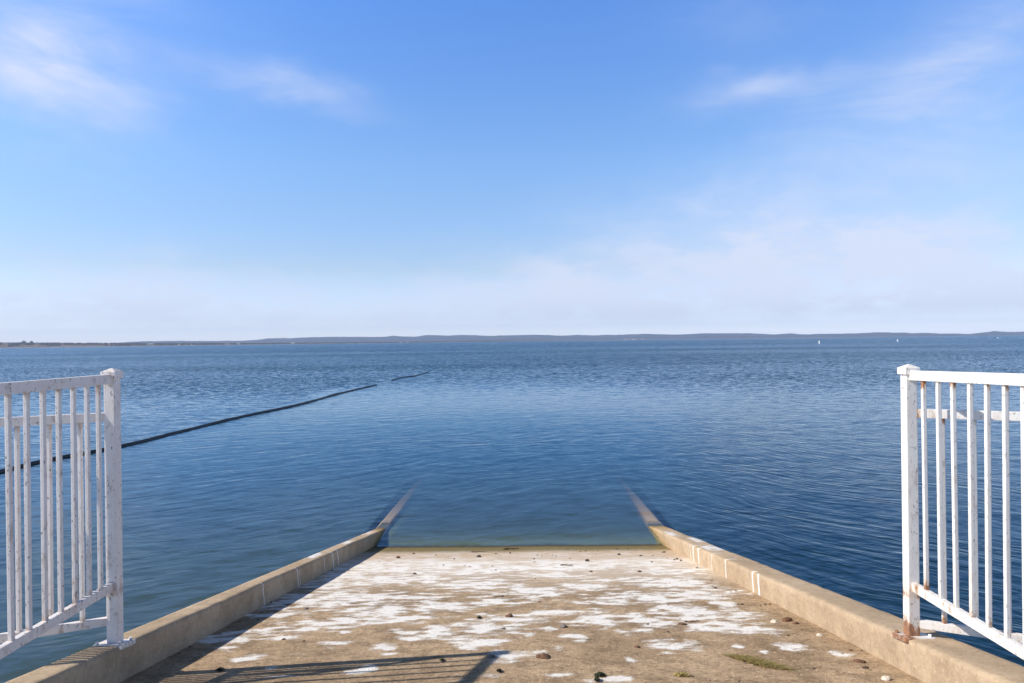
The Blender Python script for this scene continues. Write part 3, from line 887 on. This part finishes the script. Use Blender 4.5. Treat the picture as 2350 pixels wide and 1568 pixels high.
for i in range(5200):
    px = random.uniform(-300, 1250) if random.random() < 0.93 else random.uniform(1250, 2000)
    f = random.random() ** 0.8
    if px < 330 and f < 0.42 and noise.noise(Vector((px * 0.02, f * 3, 0))) < 0.25: continue
    if any(abs(px - hx) < wp * 0.62 and f < hf + 0.02 for hx, wp, hf in house_az): continue
    if f < 0.04: continue
    f = min(f, 1.0)
    D = ND(px) - 10 + 710 * f
    d, k = azdir(px); c = d * (D * k); c.z = land_z(px, f)
    sc_ = TREE_H * random.uniform(0.5, 1.05) * (1.0 if px < 1175 else 0.7)
    wd = sc_ * random.uniform(0.55, 1.1)
    b0 = len(V); sd = random.random() * 100
    for v in tv:
        n = 1 + 0.45 * noise.noise(v * 1.9 + Vector((sd, 0, 0)))
        V.append((c.x + v.x * wd * n, c.y + v.y * wd * n, c.z + sc_ * 0.42 + v.z * sc_ * 0.55 * n))
    F += [tuple(q + b0 for q in t_) for t_ in tf]
wo = mk('woods', V, F, M_WOOD)
tag(wo, 'dark scrubby woods covering the left far shore', 'woods', kind='stuff')
M_BARK = simple_mat('bark', (0.10, 0.075, 0.05), scale=2.0)
for (tx, hgt, lab) in ((55, 13.5, 'wider of two tall trees standing above the left shore woods'), (72.5, 13, 'narrower of two tall trees standing above the left shore woods')):
    D = ND(tx) + 690; d, k = azdir(tx); c = d * (D * k); c.z = land_z(tx, 0.99)
    root = empty('tree', c); tag(root, lab, 'tree', 'tall trees above the far woods')
    bm = bmesh.new(); lathe(bm, [(0.55, -1), (0.4, 2.5), (0.28, hgt * 0.5), (0.1, hgt * 0.8)], 8)
    for q in range(5):
        a = q * 1.3; bar(bm, (0, 0, hgt * (0.3 + 0.07 * q)), (3 * math.cos(a), 3 * math.sin(a), hgt * (0.5 + 0.08 * q)), 0.2, 0.2, bev=0)
    from_bm('trunk', bm, M_BARK, root)
    V, F = [], []
    wq = 9.0 if tx < 60 else 6.0
    for q in range(1500):
        a = random.uniform(0, 2 * math.pi); u = random.uniform(-1, 1); rr = random.uniform(0.4, 1.0) ** 0.5
        s_ = math.sqrt(1 - u * u)
        n = 1 + 0.4 * noise.noise(Vector((math.cos(a) * s_ * 2, math.sin(a) * s_ * 2, u * 2 + tx)))
        p = Vector((math.cos(a) * s_ * wq * rr * n, math.sin(a) * s_ * wq * rr * n, hgt * 0.62 + u * hgt * 0.38 * rr * n))
        e1 = Vector([random.uniform(-1, 1) for _ in range(3)]).normalized() * 0.6
        e2 = e1.cross(Vector([random.uniform(-1, 1) for _ in range(3)])).normalized() * 0.5
        b0 = len(V); V += [p - e1, p + e2, p + e1, p - e2]; F.append((b0, b0 + 1, b0 + 2, b0 + 3))
    mk('crown', V, F, M_WOOD, root)

# ------------------------------------------------------------------ litter on the ramp
M_CLOD = [simple_mat('dark_clod', (0.055, 0.038, 0.028), (0.10, 0.07, 0.05), scale=40, bump=0.003),
          simple_mat('brown_clod', (0.17, 0.085, 0.045), (0.09, 0.05, 0.03), scale=40, bump=0.003),
          simple_mat('grey_pebble', (0.24, 0.21, 0.19), (0.13, 0.11, 0.10), scale=40, bump=0.003),
          simple_mat('pale_shell', (0.62, 0.55, 0.45), (0.40, 0.34, 0.27), scale=40, bump=0.002)]
def lump(px, py, wpx, asp, mi, name, label, cat, group=None, hfac=0.55, rot=None, parts=1):
    p = at_ramp(px, py)
    wd = wpx * p.y / FPX / 2
    bm = bmesh.new()
    sd = random.random() * 50
    for q in range(parts):
        r = bmesh.ops.create_icosphere(bm, subdivisions=3, radius=1.0)
        off = Vector((random.uniform(-.8, .8), random.uniform(-.6, .6), 0)) if q else Vector((0, 0, 0))
        s_ = 1.0 if q == 0 else random.uniform(0.35, 0.6)
        for v in r['verts']:
            co = v.co
            n = 1 + 0.42 * noise.noise(co * 1.4 + Vector((sd + q, 0, 0))) + 0.16 * noise.noise(co * 4.0 + Vector((sd, 3, q)))
            v.co = Vector(((co.x * n * s_ + off.x) * wd, (co.y * n * s_ + off.y) * wd * asp, (max(co.z, -0.5) * n * s_) * wd * hfac + wd * hfac * 0.35))
    o = from_bm(name, bm, M_CLOD[mi], None, True)
    o.location = (p.x, p.y, zr(p.y) - 0.001)
    o.rotation_euler = (math.atan(-T), 0, random.uniform(-0.5, 0.5) if rot is None else rot)
    tag(o, label, cat, group)
    return o
def c2(cx, cy): return 816 + cx * .3125, 1224 + cy * .3125
def c3(cx, cy): return 1387 + cx * .3125, 1183 + cy * .3125
def c1(cx, cy): return 163 + cx * .3125, 1183 + cy * .3125
# the ones that stand out
lump(*c2(1385, 912), 30, 0.9, 1, 'weed_clod', 'ragged brown clod right of the railing shadow tip', 'clod', hfac=0.4, parts=4)
lump(*c2(2070, 840), 14, 0.8, 1, 'weed_clod', 'small reddish clod on bare concrete left of the large oval white patch', 'clod', hfac=0.5, parts=2)
lump(*c2(1000, 912), 16, 0.9, 2, 'pebble', 'grey pebble on the white patch at the tip of the railing shadow', 'pebble', parts=2)
lump(*c2(1075, 467), 10, 0.8, 1, 'clod', 'round brown clod in the middle of the ramp above the large white splash', 'clod')
lump(*c2(1130, 612), 16, 0.8, 1, 'weed_clod', 'brown clod with loose bits lying on the central white splash', 'clod', parts=4)
lump(*c2(1520, 690), 18, 0.9, 2, 'pebble', 'cluster shaped grey pebble right of the central white splash', 'pebble', parts=4)
lump(*c2(1085, 705), 11, 0.8, 2, 'pebble', 'grey brown pebble below the central white splash', 'pebble', parts=2)
lump(*c2(1350, 507), 7, 0.8, 1, 'clod', 'small red brown clod beside a thin white streak mid ramp', 'clod')
lump(*c2(1515, 236), 7, 0.9, 0, 'clod', 'dark red clod at the left end of a twig near the water', 'clod')
lump(*c2(435, 300), 10, 0.8, 0, 'clod', 'dark clod on the pale left part of the ramp below the waterline', 'clod')
lump(*c3(570, 803), 20, 0.8, 1, 'driftwood_chip', 'dark brown chip at the left end of the long white splash near the right kerb', 'driftwood', hfac=0.35)
lump(*c3(1340, 777), 26, 0.55, 1, 'driftwood_chip', 'longest brown driftwood chip lying against the right kerb', 'driftwood', hfac=0.45)
lump(*c3(1405, 797), 15, 0.8, 1, 'driftwood_chip', 'stubby reddish chip touching the longest driftwood chip by the right kerb', 'driftwood', hfac=0.5)
lump(*c3(1255, 788), 18, 0.9, 3, 'shell_clump', 'pale shell clump on the right end of the long white splash', 'shell', parts=4)
lump(*c3(1585, 885), 16, 0.9, 3, 'shell_clump', 'pale yellow shell clump at the foot of the right kerb', 'shell', parts=5)
lump(*c3(1875, 1078), 24, 0.5, 1, 'driftwood_chip', 'brown wood chip near the right kerb, below the small white splash', 'driftwood', hfac=0.4, rot=-0.5)
lump(*c3(1918, 1120), 14, 0.7, 0, 'driftwood_chip', 'small dark chip just below the brown wood chip', 'driftwood', hfac=0.35)
lump(*c3(1808, 992), 10, 0.8, 1, 'driftwood_chip', 'small red chip against the right kerb above the white splash', 'driftwood', hfac=0.4)
lump(*c3(1750, 1014), 6, 0.9, 0, 'pebble', 'black pebble in the middle of the small white splash by the right kerb', 'pebble')
lump(*c3(1540, 1128), 8, 0.9, 0, 'pebble', 'dark round pebble right of the green weed', 'pebble')
lump(*c3(240, 970), 14, 0.7, 0, 'clod', 'flat dark clod left of the oval white patch', 'clod', hfac=0.4)
lump(*c3(2075, 1203), 22, 0.8, 3, 'shell_clump', 'pale shell clump at the bottom right beside the kerb foot', 'shell', parts=4)
lump(*c1(1725, 690), 12, 0.9, 2, 'pebble', 'pebble cluster on the left white splash', 'pebble', parts=4)
lump(*c1(1560, 912), 9, 0.8, 1, 'clod', 'reddish clod below the streaky left white splash', 'clod')
lump(*c2(1300, 560), 5, 0.9, 2, 'pebble', 'tiny grey pebble between the two middle white splashes', 'pebble')
# the many alike
G = 'small dark clods scattered over the ramp'
LBL = 'small dark clod lying on the pale streaky concrete of the ramp'
pts = [(258,128),(427,152),(310,182),(590,162),(725,190),(175,208),(1030,152),(1135,147),(1335,162),(1445,163),(1472,170),(1690,133),(1650,137),(1780,132),(1935,158),(2105,167),
       (2183,167),(2265,142),(2290,185),(2340,198),(2175,213),(1315,212),(1310,190),(800,240),(1030,272),(1070,284),(1320,333),(2085,285),(1730,284),(905,175),(1575,188),(1700,205),(840,246),
       (1005,243),(98,296),(645,236),(1160,110),(1370,166),(1920,118),(2000,118),(1560,120)]
big = {(310,182):12,(1935,158):9,(2085,285):10,(1700,205):12,(905,175):12,(1135,147):6,(427,152):7,(1730,284):8,(725,190):6}
pts3 = [(110,288),(265,298),(355,298),(437,272),(515,328),(533,322),(562,333),(255,415),(680,387),(790,483),(815,535),(965,556),(800,525),(930,565),(1098,604),(1148,665),(1298,740),(985,658),
        (1215,655),(320,800),(470,858),(555,760),(470,660),(1108,628),(1450,838),(1420,880),(650,1185),(775,1213),(990,1220),(1350,885),(1890,993),(1010,655),(1180,655)]
pts1 = [(1890,365),(2040,405),(1470,640),(1400,715),(1370,770),(1915,405),(2130,555),(795,1015),(735,1000),(875,965),(1710,925)]
proto = None
for src, cf in ((pts, c2), (pts3, c3), (pts1, c1)):
    for q in src:
        px, py = cf(*q)
        wpx = big.get(q, random.uniform(3.2, 6.0)) if src is pts else random.uniform(3.5, 8)
        p = at_ramp(px, py)
        wd = wpx * p.y / FPX / 2
        if proto is None or random.random() < 0.25:
            bm = bmesh.new(); r = bmesh.ops.create_icosphere(bm, subdivisions=2, radius=1.0); sd = random.random() * 90
            for v in r['verts']:
                n = 1 + 0.55 * noise.noise(v.co * 1.5 + Vector((sd, 0, 0)))
                v.co = Vector((v.co.x * n, v.co.y * n * 0.85, max(v.co.z, -0.45) * n * 0.55 + 0.2))
            proto = from_bm('clod', bm, M_CLOD[random.choice((0, 0, 1))], None, True)
            o = proto
        else:
            o = proto.copy(); COL.objects.link(o)
        o.location = (p.x, p.y, zr(p.y) - 0.001); o.scale = (wd, wd, wd)
        o.rotation_euler = (math.atan(-T), 0, random.uniform(0, 6.28))
        tag(o, LBL, 'clod', G)
# twigs
M_TWIG = simple_mat('twig', (0.12, 0.075, 0.045), scale=30)
def twig(a, b, rad, label):
    p, q = at_ramp(*a), at_ramp(*b)
    V, F = [], []
    n = 8
    for i in range(n + 1):
        u = i / n
        c = p.lerp(q, u) + Vector((0, 0.03 * noise.noise(Vector((u * 4, a[0], 0))), 0))
        c.z = zr(c.y) + rad * 0.9 + 0.004 * abs(noise.noise(Vector((u * 3, a[1], 2))))
        for k in range(6):
            t_ = k * math.pi / 3; rr = rad * (1 - 0.5 * u)
            V.append((c.x, c.y + rr * math.cos(t_), c.z + rr * math.sin(t_)))
    for i in range(n):
        for k in range(6):
            s_ = i * 6 + k; s2 = i * 6 + (k + 1) % 6; F.append((s_, s2, s2 + 6, s_ + 6))
    F.append(tuple(range(6))[::-1]); F.append(tuple(range(n * 6, n * 6 + 6)))
    tag(mk('twig', V, F, M_TWIG), label, 'twig')
twig(c2(852, 139), c2(960, 140), 0.005, 'thin pale twig lying just above the waterline, left of centre')
twig(c2(1520, 237), c2(1598, 239), 0.006, 'short dark twig touching the dark red clod near the water')
twig(c2(1085, 119), c2(1200, 118), 0.010, 'dark twig resting in the algae strip at the water edge')
twig(c2(1010, 470), c2(1065, 470), 0.004, 'short twig left of the round brown clod mid ramp')
twig(c3(590, 783), c3(700, 783), 0.004, 'thin twig above the long white splash near the right kerb')

# green weed clumps
M_WEED = simple_mat('olive_weed', (0.44, 0.33, 0.11), (0.30, 0.24, 0.07), scale=25, rough=0.9)
M_WEEDD = simple_mat('dark_weed', (0.07, 0.08, 0.03), (0.04, 0.04, 0.02), scale=25, rough=0.8)
def weed(px, py, wpx, hpx, n, mat, label, slant=0.0, lift=0.012):
    c = at_ramp(px, py); wd = wpx * c.y / FPX / 2; dp = abs(at_ramp(px, py - hpx).y - at_ramp(px, py + hpx).y) / 2.2
    V, F = [], []
    for i in range(n):
        gx, gy = random.gauss(0, 0.42), random.gauss(0, 0.40)
        if abs(gx) > 1.1: continue
        x = c.x + gx * wd; y_ = c.y + gy * dp * (1 - 0.5 * abs(gx)) + slant * gx * dp
        L = wd * random.uniform(0.12, 0.38); a = random.gauss(math.atan2(slant * dp, wd), 0.45)
        h = lift * random.random() * (1 - 0.6 * abs(gx))
        w_ = 0.0022
        b0 = len(V)
        for k in range(4):
            u = k / 3
            X_ = x + math.cos(a + 0.5 * (u - .5)) * L * u; Y_ = y_ + math.sin(a + 0.5 * (u - .5)) * L * u
            Z_ = zr(Y_) + 0.003 + h * math.sin(u * 3.14)
            V.append((X_ - math.sin(a) * w_, Y_ + math.cos(a) * w_, Z_)); V.append((X_ + math.sin(a) * w_, Y_ - math.cos(a) * w_, Z_ + 0.001))
        for k in range(3): F.append((b0 + 2 * k, b0 + 2 * k + 1, b0 + 2 * k + 3, b0 + 2 * k + 2))
    return tag(mk('weed_clump', V, F, mat), label, 'water weed')
weed(1732, 1519, 105, 13, 1700, M_WEED, 'largest olive green weed smear lying on the ramp at lower right', slant=-1.3)
weed(1563, 1551, 36, 6, 260, M_WEED, 'small olive weed wisp left of and below the largest weed')
weed(1376, 1552, 26, 4, 400, M_WEEDD, 'dark green weed clump beside the bottom white patch', lift=0.02)
weed(1369, 1563, 12, 4, 200, M_WEEDD, 'darkest tiny weed clump at the very bottom edge', lift=0.025)
weed(*c1(1095, 1140), 20, 3, 180, M_WEEDD, 'small dark weed clump in the railing shadow at lower left', lift=0.015)
weed(*c2(635, 936), 12, 4, 120, M_WEEDD, 'tiny green weed tuft between two shadow stripes', lift=0.01)
weed(*c2(1055, 1016), 12, 4, 160, M_WEEDD, 'tiny green weed tuft right of the thick shadow band', lift=0.012)
weed(*c2(905, 623), 12, 4, 140, M_WEEDD, 'tiny green weed tuft on the central white splash', lift=0.01)

# ------------------------------------------------------------------ haze in the air
m, t, out = new_mat('haze_air')
pv = t.node('ShaderNodeVolumePrincipled')
pv.inputs['Color'].default_value = (0.62, 0.77, 1.0, 1)
pv.inputs['Density'].default_value = 9.5e-5
pv.inputs['Anisotropy'].default_value = 0.0
t.l.new(pv.outputs[0], out.inputs['Volume'])
bx0, bx1, by0, by1, bz0, bz1 = -14300, 14300, -60, 10400, -7.5, 235
hz = mk('haze', [(bx0, by0, bz0), (bx1, by0, bz0), (bx1, by1, bz0), (bx0, by1, bz0), (bx0, by0, bz1), (bx1, by0, bz1), (bx1, by1, bz1), (bx0, by1, bz1)],
        [(0, 3, 2, 1), (4, 5, 6, 7), (0, 1, 5, 4), (1, 2, 6, 5), (2, 3, 7, 6), (3, 0, 4, 7)], m)
tag(hz, kind='stuff')
